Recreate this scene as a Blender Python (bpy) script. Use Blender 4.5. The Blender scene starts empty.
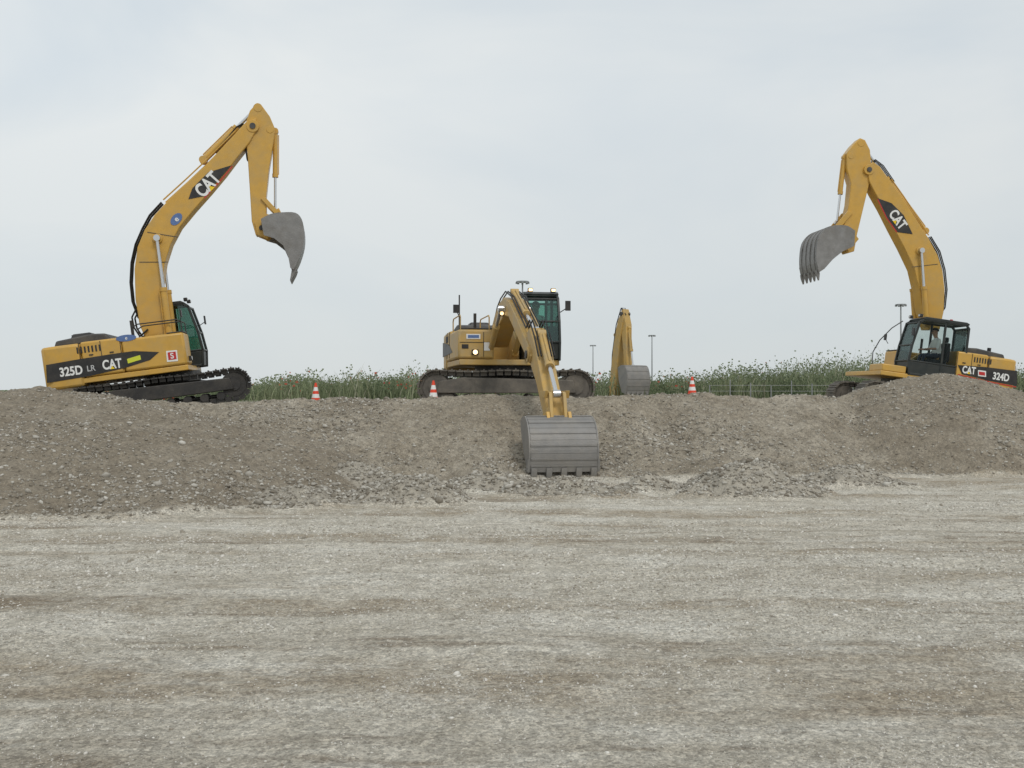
import bpy, bmesh, math, random
import numpy as np
from mathutils import Vector, Matrix
random.seed(7); RNG=np.random.default_rng(11)
scene=bpy.context.scene
COL=scene.collection
F=1000.0; EYE=1.6; HY=390.0

# ------------------------------------------------------------------ materials
def nodes_of(m):
    m.use_nodes=True
    nt=m.node_tree; return nt,nt.nodes,nt.links
def mat(name,col,rough=.5,metal=0.0,var=.15,scale=5.0,dirt=0.0,dirtcol=(.27,.235,.18),bump=0.0,bscale=40,spec=.4,emit=None,estr=0):
    m=bpy.data.materials.new(name); nt,N,L=nodes_of(m)
    b=N['Principled BSDF']
    b.inputs['Roughness'].default_value=rough; b.inputs['Metallic'].default_value=metal
    b.inputs['Specular IOR Level'].default_value=spec
    tc=N.new('ShaderNodeTexCoord'); nz=N.new('ShaderNodeTexNoise')
    nz.inputs['Scale'].default_value=scale; nz.inputs['Detail'].default_value=6
    L.new(tc.outputs['Object'],nz.inputs['Vector'])
    mx=N.new('ShaderNodeMix'); mx.data_type='RGBA'
    mx.inputs[6].default_value=tuple(c*(1-var) for c in col)+(1,)
    mx.inputs[7].default_value=tuple(min(1,c*(1+var)) for c in col)+(1,)
    L.new(nz.outputs['Fac'],mx.inputs[0])
    out=mx.outputs[2]
    if dirt>0:
        n2=N.new('ShaderNodeTexNoise'); n2.inputs['Scale'].default_value=2.3; n2.inputs['Detail'].default_value=9
        n2.inputs['Roughness'].default_value=.7
        L.new(tc.outputs['Object'],n2.inputs['Vector'])
        mr=N.new('ShaderNodeMapRange'); mr.inputs[1].default_value=.42; mr.inputs[2].default_value=.7
        mr.inputs[3].default_value=dirt*.15; mr.inputs[4].default_value=dirt
        L.new(n2.outputs['Fac'],mr.inputs[0])
        m2=N.new('ShaderNodeMix'); m2.data_type='RGBA'
        L.new(mr.outputs[0],m2.inputs[0]); L.new(out,m2.inputs[6]); m2.inputs[7].default_value=dirtcol+(1,)
        out=m2.outputs[2]
    L.new(out,b.inputs['Base Color'])
    if bump>0:
        n3=N.new('ShaderNodeTexNoise'); n3.inputs['Scale'].default_value=bscale; n3.inputs['Detail'].default_value=5
        L.new(tc.outputs['Object'],n3.inputs['Vector'])
        bp=N.new('ShaderNodeBump'); bp.inputs['Strength'].default_value=bump; bp.inputs['Distance'].default_value=.02
        L.new(n3.outputs['Fac'],bp.inputs['Height']); L.new(bp.outputs['Normal'],b.inputs['Normal'])
    if emit:
        b.inputs['Emission Color'].default_value=emit+(1,); b.inputs['Emission Strength'].default_value=estr
    return m
YEL=mat('yellow_paint',(.60,.345,.06),.35,var=.14,dirt=.55,dirtcol=(.43,.31,.14))
YEL2=mat('yellow_paint_dusty',(.54,.335,.085),.5,var=.14,dirt=.8,dirtcol=(.38,.31,.19))
BLK=mat('black_paint',(.018,.018,.02),.45,var=.2,dirt=.15)
DGR=mat('dark_grey_cover',(.05,.05,.052),.6,var=.2,dirt=.3)
CABM=mat('cab_frame_paint',(.02,.026,.026),.4,var=.2,dirt=.1)
STEEL=mat('bucket_steel',(.25,.245,.24),.45,metal=.3,var=.35,scale=5,dirt=.7,dirtcol=(.16,.145,.125),bump=.3)
STEELC=mat('bucket_steel_worn',(.22,.215,.21),.55,metal=.2,var=.25,scale=5,dirt=.7,dirtcol=(.31,.285,.25),bump=.3)
TRK=mat('track_steel',(.10,.092,.082),.7,metal=.2,var=.4,dirt=.8,dirtcol=(.24,.21,.17),bump=.3)
TRKB=mat('track_steel_dark',(.035,.034,.034),.5,metal=.3,var=.4,dirt=.4,dirtcol=(.15,.13,.105),bump=.3)
CHR=mat('chrome_rod',(.62,.62,.62),.2,metal=.9,var=.05)
RUB=mat('hose_rubber',(.015,.015,.015),.6,var=.2)
WHT=mat('white_lettering',(.78,.78,.76),.5,var=.04)
REDM=mat('red_sticker',(.50,.03,.03),.5,var=.1)
BLU=mat('blue_sticker',(.10,.17,.36),.5,var=.3,scale=14)
LYE=mat('bright_yellow_lettering',(.85,.6,.02),.5,var=.05)
YGR=mat('yellow_green_sticker',(.62,.66,.05),.5,var=.1)
ORG=mat('cone_orange',(.75,.06,.02),.5,var=.1,dirt=.1)
GAL=mat('galvanised_steel',(.3,.31,.32),.5,metal=.4,var=.1)
LGREY=mat('light_grey_lettering',(.5,.5,.5),.5,var=.05)
LAMP=mat('lit_work_lamp',(.9,.8,.6),.3,emit=(1,.66,.3),estr=2.6)
LENS=mat('lamp_glass',(.5,.5,.5),.15,var=.1)
SKIN=mat('skin',(.45,.26,.18),.6,var=.08)
SHIRT=mat('white_shirt',(.88,.88,.87),.8,var=.05)
TROU=mat('dark_trousers',(.04,.05,.08),.8,var=.2)
HAIR=mat('dark_hair',(.03,.02,.015),.7,var=.2)
SEAT=mat('seat_fabric',(.04,.04,.045),.9,var=.2)
def glassmat(name,tint,refl=0.0):
    m=bpy.data.materials.new(name); nt,N,L=nodes_of(m)
    N.remove(N['Principled BSDF']); o=N['Material Output']
    t=N.new('ShaderNodeBsdfTransparent'); g=N.new('ShaderNodeBsdfGlossy')
    g.inputs['Roughness'].default_value=.03; g.inputs['Color'].default_value=(.8,.9,.88,1)
    tc=N.new('ShaderNodeTexCoord'); nz=N.new('ShaderNodeTexNoise'); nz.inputs['Scale'].default_value=3
    L.new(tc.outputs['Object'],nz.inputs['Vector'])
    mx=N.new('ShaderNodeMix'); mx.data_type='RGBA'
    mx.inputs[6].default_value=tuple(c*.9 for c in tint)+(1,); mx.inputs[7].default_value=tint+(1,)
    L.new(nz.outputs['Fac'],mx.inputs[0]); L.new(mx.outputs[2],t.inputs['Color'])
    s=N.new('ShaderNodeMixShader'); fr=N.new('ShaderNodeFresnel'); fr.inputs['IOR'].default_value=1.45
    ad=N.new('ShaderNodeMath'); ad.operation='ADD'; ad.inputs[1].default_value=refl
    L.new(fr.outputs[0],ad.inputs[0]); L.new(ad.outputs[0],s.inputs[0])
    L.new(t.outputs[0],s.inputs[1]); L.new(g.outputs[0],s.inputs[2]); L.new(s.outputs[0],o.inputs['Surface'])
    return m
GLS=glassmat('green_tinted_glass',(.42,.60,.54),.03)
GLSC=glassmat('pale_green_glass',(.60,.80,.74),.03)
GLS2=glassmat('clear_glass',(.92,.95,.94),-.03)

# ------------------------------------------------------------------ mesh builder
class MB:
    def __init__(s): s.v=[];s.f=[];s.m=[]
    def add(s,vs,fs,mi=0):
        o=len(s.v); s.v+= [tuple(v) for v in vs]
        for f in fs: s.f.append([i+o for i in f]); s.m.append(mi)
    def box(s,c,d,mi=0,R=None,taper=1.0):
        vs=[]
        for x in(-.5,.5):
            for y in(-.5,.5):
                for z in(-.5,.5):
                    t=taper if z>0 else 1
                    p=Vector((x*d[0]*t,y*d[1]*t,z*d[2]))
                    if R is not None: p=R@p
                    vs.append((c[0]+p.x,c[1]+p.y,c[2]+p.z))
        s.add(vs,[(0,1,3,2),(4,6,7,5),(0,4,5,1),(2,3,7,6),(0,2,6,4),(1,5,7,3)],mi)
    def prism(s,poly,v0,v1,mi=0):
        n=len(poly)
        vs=[(p[0],v0,p[1]) for p in poly]+[(p[0],v1,p[1]) for p in poly]
        fs=[list(range(n)),list(range(2*n-1,n-1,-1))]+[(i,(i+1)%n,(i+1)%n+n,i+n) for i in range(n)]
        s.add(vs,fs,mi)
    def prismz(s,poly,z0,z1,mi=0):
        n=len(poly)
        vs=[(p[0],p[1],z0) for p in poly]+[(p[0],p[1],z1) for p in poly]
        fs=[list(range(n)),list(range(2*n-1,n-1,-1))]+[(i,(i+1)%n,(i+1)%n+n,i+n) for i in range(n)]
        s.add(vs,fs,mi)
    def cyl(s,p0,p1,r0,r1=None,n=14,mi=0):
        if r1 is None:r1=r0
        p0=Vector(p0);p1=Vector(p1);d=(p1-p0).normalized()
        a=d.orthogonal().normalized();b=d.cross(a)
        vs=[]
        for p,r in((p0,r0),(p1,r1)):
            for i in range(n):
                t=2*math.pi*i/n; vs.append(p+a*(r*math.cos(t))+b*(r*math.sin(t)))
        s.add(vs,[list(range(n)),list(range(2*n-1,n-1,-1))]+[(i,(i+1)%n,(i+1)%n+n,i+n) for i in range(n)],mi)
    def tube(s,pts,r,n=8,mi=0):
        for a,b in zip(pts[:-1],pts[1:]): s.cyl(a,b,r,n=n,mi=mi)
    def obj(s,name,mats,parent=None,T=None,bevel=0,angle=35):
        vs=s.v if T is None else [tuple(T(v)) for v in s.v]
        me=bpy.data.meshes.new(name); me.from_pydata(vs,[],s.f)
        if not isinstance(mats,(list,tuple)): mats=[mats]
        for m in mats: me.materials.append(m)
        me.polygons.foreach_set('material_index',s.m)
        bm=bmesh.new(); bm.from_mesh(me); bmesh.ops.recalc_face_normals(bm,faces=bm.faces); bm.to_mesh(me); bm.free()
        me.polygons.foreach_set('use_smooth',[True]*len(me.polygons))
        me.set_sharp_from_angle(angle=math.radians(angle))
        o=bpy.data.objects.new(name,me); COL.objects.link(o)
        if parent is not None: o.parent=parent
        if bevel>0:
            b=o.modifiers.new('Bevel','BEVEL'); b.width=bevel; b.segments=2; b.limit_method='ANGLE'; b.angle_limit=math.radians(40)
        return o
def root(name,loc,yaw,label,cat,group=None):
    e=bpy.data.objects.new(name,None); e.empty_display_size=.5; COL.objects.link(e)
    e.location=loc; e.rotation_euler=(0,0,yaw); e['label']=label; e['category']=cat
    if group: e['group']=group
    return e
class Frame:
    def __init__(s,O,yawdeg): s.O=Vector(O); s.y=math.radians(yawdeg); s.h=Vector((math.cos(s.y),math.sin(s.y),0)); s.l=Vector((-math.sin(s.y),math.cos(s.y),0))
    def at(s,px,py,v=0.0):
        d=Vector(((px-512)/F,1,(HY-py)/F)); c=Vector((0,0,EYE))
        t=((s.O+s.l*v-c).dot(s.l))/d.dot(s.l)
        w=c+d*t-s.O
        return (w.dot(s.h),v,w.z)
    def uz(s,px,py,v=0.0):
        p=s.at(px,py,v); return (p[0],p[2])
    def poly(s,pts,v=0.0): return [s.uz(a,b,v) for a,b in pts]

def text_obj(body,name,parent,c,size,theta,side,m,off=.02,T=None,ext=.002,sx=1.0,tri=False):
    cu=bpy.data.curves.new('t','FONT'); cu.body=body; cu.size=size; cu.align_x='CENTER'; cu.align_y='CENTER'
    cu.offset=off*size; cu.extrude=ext
    to=bpy.data.objects.new('t',cu); COL.objects.link(to)
    dg=bpy.context.evaluated_depsgraph_get(); me=bpy.data.meshes.new_from_object(to.evaluated_get(dg))
    th=math.radians(theta)
    sgn=1 if side<0 else -1
    X=Vector((sgn*math.cos(th),0,math.sin(th))); Y=Vector((-sgn*math.sin(th),0,math.cos(th))); Nn=X.cross(Y)
    ymin=min(v.co.y for v in me.vertices)
    for v in me.vertices:
        v.co=Vector(c)+X*(v.co.x*sx)+Y*v.co.y+Nn*v.co.z
    me.materials.append(m)
    bpy.data.objects.remove(to); 
    o=bpy.data.objects.new(name,me); COL.objects.link(o); o.parent=parent
    if tri:
        b=MB(); w=.22*size; h=.24*size; vs=[]
        for k in(.004,.010):
            for (a,bb) in((-w,ymin-.01*size),(w,ymin-.01*size),(0,ymin+h)):
                vs.append(Vector(c)+X*a*sx+Y*bb+Nn*k)
        b.add(vs,[(0,1,2),(5,4,3),(0,3,4,1),(1,4,5,2),(2,5,3,0)]); b.obj('emblem_triangle',[LYE],parent)
    return o

# ------------------------------------------------------------------ excavator pieces
def hyd(parent,p0,p1,frac,v,r,name='hydraulic_cylinder',mats=(YEL,)):
    p0=Vector((p0[0],v,p0[1]));p1=Vector((p1[0],v,p1[1]));pm=p0.lerp(p1,frac)
    b=MB(); b.cyl(p0,pm,r); d=(p1-p0).normalized()
    b.cyl(pm-d*.07,pm+d*.03,r*1.18)
    b.cyl(p0-Vector((0,r*1.1,0)),p0+Vector((0,r*1.1,0)),r*1.2)
    pn=Vector((-d.z,0,d.x))
    b.cyl(p0+d*.1+pn*r*1.25,pm-d*.05+pn*r*1.25,r*.2,n=6)
    o=b.obj(name,list(mats),parent)
    q=MB(); q.cyl(pm,p1,r*.52); q.cyl(p1-Vector((0,r*.9,0)),p1+Vector((0,r*.9,0)),r*1.0)
    q.obj('piston_rod',[CHR],o)
    return o
def smooth_curve(pts,n=3):
    out=[]
    P=[Vector(p) for p in pts]; P=[P[0]*2-P[1]]+P+[P[-1]*2-P[-2]]
    for i in range(1,len(P)-2):
        for k in range(n):
            t=k/n; a,b_,c,d=P[i-1],P[i],P[i+1],P[i+2]
            q=.5*((2*b_)+(c-a)*t+(2*a-5*b_+4*c-d)*t*t+(3*b_-a-3*c+d)*t**3); out.append((q.x,q.y))
    out.append(tuple(P[-2])); return out
def bucket(parent,wrap,back,width,teethdir,nt=5,ribs='across',m=STEEL,hinge=None,tlen=.2):
    hw=width/2
    raw=wrap; wrap=smooth_curve(wrap)
    b=MB()
    cx=sum(p[0] for p in wrap+back)/len(wrap+back); cz=sum(p[1] for p in wrap+back)/len(wrap+back)
    inner=[]
    for i,p in enumerate(wrap):
        d=Vector((cx-p[0],cz-p[1])).normalized()*.04
        inner.append((p[0]+d.x,p[1]+d.y))
    for i in range(len(wrap)-1):
        b.prism([wrap[i],wrap[i+1],inner[i+1],inner[i]],-hw,hw)
    side=wrap+back
    b.prism(side,-hw-.02,-hw+.012); b.prism(side,hw-.012,hw+.02)
    for sgn in(-1,1):
        q=back[0]
        b.prism([raw[-1],raw[-2],(.5*(raw[-2][0]+q[0]),.5*(raw[-2][1]+q[1])),q],sgn*(hw+.02),sgn*(hw+.045))
    if ribs=='across':
        for i in range(1,len(raw)-1):
            for t in (0,.5):
                p=Vector(raw[i]).lerp(Vector(raw[i+1]),t)
                q=Vector(raw[i+1])-Vector(raw[i]); ang=math.atan2(q.y,q.x)
                b.box((p.x,0,p.y),(.03,width*.98,.03),R=Matrix.Rotation(-ang,3,'Y'))
    elif ribs=='along':
        for k in range(4):
            y=-hw+width*(k+.5)/4
            for i in range(3,len(wrap)-2):
                o=[]
                for p in (wrap[i],wrap[i+1]):
                    d=Vector((p[0]-cx,p[1]-cz)).normalized()*.03
                    o.append((p[0]+d.x,p[1]+d.y))
                b.prism([wrap[i],wrap[i+1],o[1],o[0]],y-.04,y+.04)
    lip=Vector(wrap[-1]); 
    o=b.obj('bucket',[m],parent)
    d=Vector(teethdir).normalized(); nrm=Vector((-d.y,d.x))
    for k in range(nt):
        t=MB()
        y=-hw+.07+(width-.14)*k/(nt-1)
        a=lip-d*.08; e=lip+d*tlen
        hw2=.05;th=.05
        vs=[]
        for (c,w,h) in ((a,hw2,th),(lip+d*.05,hw2,th),(e,hw2*.6,.012)):
            for sy,sz in((-1,-1),(1,-1),(1,1),(-1,1)):
                p=c+nrm*(sz*h); vs.append((p.x,y+sy*w,p.y))
        t.add(vs,[(0,1,2,3),(8,11,10,9)]+[(i,(i+1)%4,(i+1)%4+4,i+4) for i in range(4)]+[(4+i,4+(i+1)%4,8+(i+1)%4,8+i) for i in range(4)])
        t.obj('tooth',[m],o)
    if hinge:
        for y in(-.2,.2):
            h=MB(); h.prism(hinge,y-.03,y+.03); h.obj('hinge_bracket',[YEL],o,bevel=.006)
    return o
def links(parent,polys,m=YEL):
    for poly,v in polys:
        for s in(-1,1):
            b=MB(); b.prism(poly,s*v-.03,s*v+.03); b.obj('bucket_linkage',[m],parent,bevel=.006)

def track(parent,cu,v,half,width,yaw=0,pitch=0,rad=.44,m=TRK,z0=0):
    c,s=math.cos(yaw),math.sin(yaw); cp,sp=math.cos(pitch),math.sin(pitch)
    def T(p):
        u,w,z=p; u,z=u*cp-z*sp,u*sp+z*cp
        return (u*c-w*s+0, u*s+w*c, z+z0)
    r=rad; L=half-r
    per=4*L+2*math.pi*r; n=int(per/.19); b=MB()
    for i in range(n):
        t=per*i/n
        if t<2*L: p=(-L+t,2*r); nz=(0,1)
        elif t<2*L+math.pi*r:
            a=(t-2*L)/r; p=(L+r*math.sin(a),r+r*math.cos(a)); nz=(math.sin(a),math.cos(a))
        elif t<4*L+math.pi*r: p=(L-(t-2*L-math.pi*r),0); nz=(0,-1)
        else:
            a=(t-4*L-math.pi*r)/r; p=(-L-r*math.sin(a),r-r*math.cos(a)); nz=(-math.sin(a),-math.cos(a))
        if nz[1]==1: 
            sag=.03*math.sin((p[0]+L)/(2*L)*math.pi*2)**2; p=(p[0],p[1]-sag)
        ang=math.atan2(nz[0],nz[1]); R=Matrix.Rotation(ang,3,'Y')
        b.box((cu+p[0],v,p[1]),(.17,width,.04),R=R)
        b.box((cu+p[0]+nz[0]*.03,v,p[1]+nz[1]*.03),(.03,width,.04),R=R)
        b.box((cu+p[0]-nz[0]*.07,v,p[1]-nz[1]*.07),(.15,.4,.09),R=R)
    o=b.obj('track',[m],parent,T=T)
    f=MB()
    f.prism([(cu-L,r*.7),(cu+L,r*.7),(cu+L*.95,r*1.45),(cu-L*.6,r*1.6),(cu-L*.95,r*1.4)],v-width*.47,v+width*.47)
    f.obj('track_frame',[m],o,T=T,bevel=.02)
    w=MB()
    for k in range(8):
        u=cu-L*.8+1.6*L*k/7
        w.cyl((u,v-.22,.17),(u,v+.22,.17),.11,n=16)
    w.cyl((cu-L*.8,v,.17),(cu+L*.8,v,.17),.05)
    w.obj('roller_set',[m],o,T=T)
    for sgn,nm in((1,'idler_wheel'),(-1,'drive_sprocket')):
        w=MB(); u=cu+sgn*L
        w.cyl((u,v-.2,r),(u,v+.2,r),r-.09,n=28); w.cyl((u,v-.24,r),(u,v+.24,r),.16,n=18)
        if sgn<0:
            for k in range(16):
                a=2*math.pi*k/16; w.box((u+(r-.07)*math.cos(a),v,r+(r-.07)*math.sin(a)),(.06,.1,.06),R=Matrix.Rotation(-a,3,'Y'))
        w.obj(nm,[m],o,T=T)
    return o

def house(rt,T,uf,c0,c1,wid,rear,trackm=TRK,glass=GLS,deck=None,lit=False,cabtop=3.0,topz=2.1,YEL=YEL,rail=True):
    hw=wid
    b=MB(); b.cyl((0,0,.75),(0,0,1.06),.72,n=32); b.obj('turntable',[DGR],rt,T=T)
    b=MB(); b.box(((rear*-.75+ (deck or uf))/2,0,1.12),((deck or uf)+rear*.75,2*hw-.06,.14)); b.obj('platform_deck',[YEL],rt,T=T,bevel=.02)
    pts=[(-rear*.64,-hw),(-rear*.88,-hw+.005),(-rear*.95,-hw+.10),(-rear*.985,-hw*.6),(-rear,0),(-rear*.985,hw*.6),(-rear*.95,hw-.10),(-rear*.88,hw-.005),(-rear*.64,hw)]
    b=MB(); b.prismz(pts,.98,topz-.02)
    cw=b.obj('counterweight',[YEL],rt,T=T,bevel=.07)
    for y in(-.6,.6):
        b=MB(); b.cyl((-rear*.85,y,topz-.05),(-rear*.85,y,topz+.05),.06); b.obj('lifting_eye',[DGR],cw,T=T)
    b=MB()
    b.box(((-rear*.635-.95)/2,0,(1.2+topz)/2),(rear*.635-.95,2*hw-.01,topz-1.2))
    eh=b.obj('engine_housing',[YEL],rt,T=T,bevel=.05)
    b=MB()
    b.prism([(-rear*.86,topz-.03),(-rear*.84,topz+.12),(-rear*.55,topz+.2),(-1.35,topz+.17),(-1.2,topz-.03)],-hw*.8,hw*.8)
    b.obj('engine_hood',[DGR],eh,T=T,bevel=.04)
    b=MB(); b.box((-rear*.66,-hw*.3,topz+.22),(.55,.6,.12),taper=.8); b.obj('hood_bulge',[BLK],eh,T=T,bevel=.03)
    b=MB(); b.cyl((-rear*.8,hw*.3,topz+.1),(-rear*.8,hw*.3,topz+.34),.06); b.obj('exhaust_stack',[BLK],eh,T=T)
    for sgn in(-1,1):
        b=MB()
        for k in range(7):
            b.box((-rear*.66+k*.09,sgn*(hw-.003),topz-.2),(.04,.014,.16))
        b.obj('ventilation_grille',[BLK],eh,T=T)
        for u in (-rear*.645,-1.45,-.97):
            b=MB(); b.box((u,sgn*(hw-.002),(1.25+topz)/2),(.014,.012,topz-1.3)); b.obj('panel_seam',[BLK],eh,T=T)
        for u in(-1.2,-1.7):
            b=MB(); b.box((u,sgn*(hw+.004),topz-.35),(.1,.02,.03)); b.obj('door_handle',[BLK],eh,T=T)
    b=MB(); b.box(((-.94+uf)/2,-(hw+.38)/2,(1.2+topz-.06)/2),(uf+.94,hw-.38,topz-.06-1.2))
    sb=b.obj('storage_box',[YEL],rt,T=T,bevel=.06)
    b=MB(); b.box((uf-.22,-(hw+.38)/2,topz-.04),(.4,hw-.45,.02)); b.obj('step_plate',[DGR],sb,T=T)
    if rail:
        for v in(-hw+.06,-.5):
            b=MB(); b.tube([(uf-.03,v,topz-.4),(uf-.03,v,topz+.22),(uf-.12,v,topz+.28),(-.5,v,topz+.28),(-.62,v,topz+.22),(-.62,v,topz-.06)],.016)
            b.obj('handrail',[BLK if not lit else YEL],rt,T=T)
    for v in(-.33,.33):
        b=MB(); b.prism([(-.95,1.15),(.3,1.15),(.25,1.6),(-.2,1.95),(-.6,1.95),(-.95,1.5)],v-.035,v+.035)
        b.obj('boom_bracket',[YEL],rt,T=T,bevel=.01)
    b=MB(); b.box(((-.96+c0-.03)/2,(hw+.38)/2,(1.2+topz)/2),(max(.05,abs(c0-.03+.96)),hw-.4,topz-1.2))
    if c0>-.9: b.obj('air_cleaner_box',[YEL],rt,T=T,bevel=.03)
    va,vb=.40,hw-.01; zb=1.2; zt=cabtop; zl=1.62
    b=MB()
    prof=[(c0,zb),(c1-.05,zb),(c1,zl),(c1-.06,zl+.5),(c1-.22,zt-.1),(c1-.36,zt),(c0+.08,zt),(c0,zt-.1)]
    def bar(a,c,v,w=.07):
        A=Vector((a[0],v,a[1]));B=Vector((c[0],v,c[1]));d=B-A; ang=math.atan2(d.z,d.x)
        b.box(((A+B)/2),(d.length+w*.8,.06,w),R=Matrix.Rotation(-ang,3,'Y'))
    for v in(va+.03,vb-.03):
        for i in range(1,len(prof)): bar(prof[i-1],prof[i],v)
        bar(prof[-1],prof[0],v)
        mid=c0+.42*(c1-c0); bar((mid,zb),(mid,zt),v,.07)
        bar((c0,zl),(c1,zl),v,.05)
    for q in prof[2:]:
        b.box((q[0],(va+vb)/2,q[1]),(.05,vb-va-.06,.05))
    b.prism([(c0,zb),(c1-.05,zb),(c1-.005,zl-.03),(c0,zl-.03)],va+.012,vb-.012)
    b.prism([(c0+.02,zt),(c1-.34,zt),(c1-.3,zt+.03),(c1-.4,zt+.09),(c0+.1,zt+.09),(c0,zt+.05)],va-.01,vb+.01)
    cab=b.obj('cab',[CABM],rt,T=T,bevel=.012)
    for v in(va+.022,vb-.022):
        g=MB(); g.prism([(c0+.03,zl+.03),(mid-.05,zl+.03),(mid-.05,zt-.03),(c0+.07,zt-.03)],v-.004,v+.004); g.obj('side_window',[glass],cab,T=T)
        g=MB(); g.prism([(mid+.05,zl+.03),(c1-.03,zl+.03),(c1-.09,zl+.5),(c1-.25,zt-.12),(c1-.38,zt-.03),(mid+.05,zt-.03)],v-.004,v+.004); g.obj('door_window',[glass],cab,T=T)
    g=MB()
    for a,c in zip(prof[2:5],prof[3:6]):
        A=Vector((a[0],0,a[1]));B=Vector((c[0],0,c[1]))
        vs=[(A.x,va+.06,A.z),(A.x,vb-.06,A.z),(B.x,vb-.06,B.z),(B.x,va+.06,B.z)]
        vs+=[(x-.008,y,z) for x,y,z in vs]
        g.add(vs,[(0,1,2,3),(7,6,5,4),(0,4,5,1),(1,5,6,2),(2,6,7,3),(3,7,4,0)])
    g.obj('windscreen',[glass],cab,T=T)
    g=MB(); g.box((c0+.005,(va+vb)/2,(zl+zt)/2),(.008,vb-va-.12,zt-zl-.12)); g.obj('rear_window',[glass],cab,T=T)
    b=MB(); sm=c0+.35*(c1-c0)
    b.box((sm+.1,(va+vb)/2,1.72),(.5,.5,.14)); b.box((sm-.17,(va+vb)/2,2.05),(.12,.46,.6)); b.box((sm-.17,(va+vb)/2,2.45),(.1,.24,.18))
    b.box((sm+.05,(va+vb)/2,1.6),(.4,.4,.3))
    b.obj('seat',[SEAT],cab,T=T,bevel=.04)
    b=MB(); b.tube([(c1-.1,vb,2.35),(c1+.05,vb+.14,2.45)],.012); b.box((c1+.05,vb+.16,2.5),(.04,.13,.24)); b.obj('mirror',[BLK],cab,T=T,bevel=.02)
    b=MB(); b.tube([(uf-.05,-hw+.06,topz+.2),(uf+.02,-hw-.04,topz+.36)],.012); b.box((uf+.02,-hw-.05,topz+.42),(.04,.14,.2)); b.obj('mirror',[BLK],rt,T=T,bevel=.02)
    b=MB(); b.cyl((-.75,-.62,topz-.05),(-.75,-.62,topz+.45),.04); b.obj('exhaust_pipe',[BLK],rt,T=T)
    lm=LAMP if lit else LENS
    for (u,v,z) in((c1-.28,va+.14,zt+.12),(c1-.28,vb-.14,zt+.12)):
        b=MB(); b.box((u,v,z),(.1,.12,.10)); lo=b.obj('work_lamp',[BLK],rt,T=T,bevel=.015)
        g=MB(); g.box((u+.055,v,z),(.012,.09,.06)); g.obj('lens',[lm],lo,T=T)
    b=MB(); b.box((uf+.02,-.85,1.36),(.1,.16,.13)); lo=b.obj('work_lamp',[BLK],rt,T=T,bevel=.015)
    g=MB(); g.cyl((uf+.068,-.85,1.36),(uf+.08,-.85,1.36),.055,n=16); g.obj('lens',[lm],lo,T=T)
    b=MB(); b.cyl((c0+.3,va+.3,zt+.08),(c0+.3,va+.3,zt+.2),.06,.045); b.obj('beacon',[REDM],cab,T=T)
    return cab
def pitcher(p,zs=0,vs=0):
    c,s=math.cos(p),math.sin(p)
    return lambda q:(q[0]*c-q[2]*s+s*1.0, q[1]+vs, q[0]*s+q[2]*c+zs)
def decal(parent,poly,v,side,m,name='decal',t=.006):
    b=MB(); b.prism(poly,v,v+side*t); return b.obj(name,[m],parent)
def arm(rt,boom,stick,bw=.25,sw=.19,m=YEL):
    b=MB(); b.prism(boom,-bw,bw); bo=b.obj('boom',[m],rt,bevel=.022)
    b=MB(); b.prism(stick,-sw,sw); st=b.obj('stick',[m],rt,bevel=.02)
    return bo,st
def hoses(parent,path,vs,r=.02,m=RUB,name='hydraulic_hose'):
    for v in vs:
        b=MB(); b.tube([(p[0],v,p[1]) for p in path],r,n=6); b.obj(name,[m],parent)
def pin(parent,p,w,r=.1,m=DGR,name='pivot_pin'):
    b=MB(); b.cyl((p[0],-w,p[1]),(p[0],w,p[1]),r,n=18); b.obj(name,[m],parent)
def bosses(parent,p,w,r,m=YEL):
    b=MB(); b.cyl((p[0],-w,p[1]),(p[0],w,p[1]),r,n=20); b.obj('pivot_boss',[m],parent,bevel=.01)
def seam(parent,pts,v,side,m=DGR,w=.018,name='weld_seam'):
    for (a,c) in zip(pts[:-1],pts[1:]):
        A_=Vector(a);B_=Vector(c);d=(B_-A_).normalized();n=Vector((-d.y,d.x))*w/2
        b=MB(); b.prism([tuple(A_-n),tuple(B_-n),tuple(B_+n),tuple(A_+n)],v,v+side*.008); b.obj(name,[m],parent)

GRP='yellow crawler excavators on the gravel bank'
# ======================= machine on the high mound
A=Frame((-9.16,27.0,1.0),10)
ra=root('excavator',A.O,A.y,'yellow crawler excavator with raised boom tilted nose-up on gravel mound','excavator',GRP)
pa=math.radians(8); Ta=pitcher(pa)
house(ra,Ta,.6,-.40,.82,1.3,3.05,cabtop=2.93)
ty=math.radians(5)
for v in(-1.02,1.1): track(ra,-.15,v,2.25,.6,yaw=ty,pitch=math.radians(8),m=TRKB,rad=.42,z0=.10)
b=MB(); b.box((.0,0,.6),(1.6,1.8,.35)); b.obj('undercarriage',[TRKB],ra,T=Ta,bevel=.03)
boom=A.poly([(150,346),(141,325),(137,300),(136,270),(139,248),(146,231),(156,216),(170,201),(188,184),(205,168),(220,152),(235,136),(246,124),(256,120),(257,131),(250,144),(238,159),(226,175),(211,193),(195,211),(181,228),(172,245),(166,264),(163,285),(165,310),(174,338),(170,348)])
stick=A.poly([(257,104),(262,107),(270,118),(275,130),(273,146),(269,170),(266,200),(267,224),(264,236),(256,236),(252,222),(250,190),(248,160),(246,138),(246,124),(250,112)])
bo,st=arm(ra,boom,stick)
bosses(bo,A.uz(253,128),.27,.17); pin(bo,A.uz(253,128),.3,.08); pin(st,A.uz(262,229),.26,.07); bosses(st,A.uz(258,109),.2,.12)
bosses(bo,A.uz(159,240),.3,.13); bosses(st,A.uz(270,131),.2,.10)
for v in(-.36,.36): hyd(ra,A.uz(172,340),A.uz(159,240),.5,v,.085)
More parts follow.
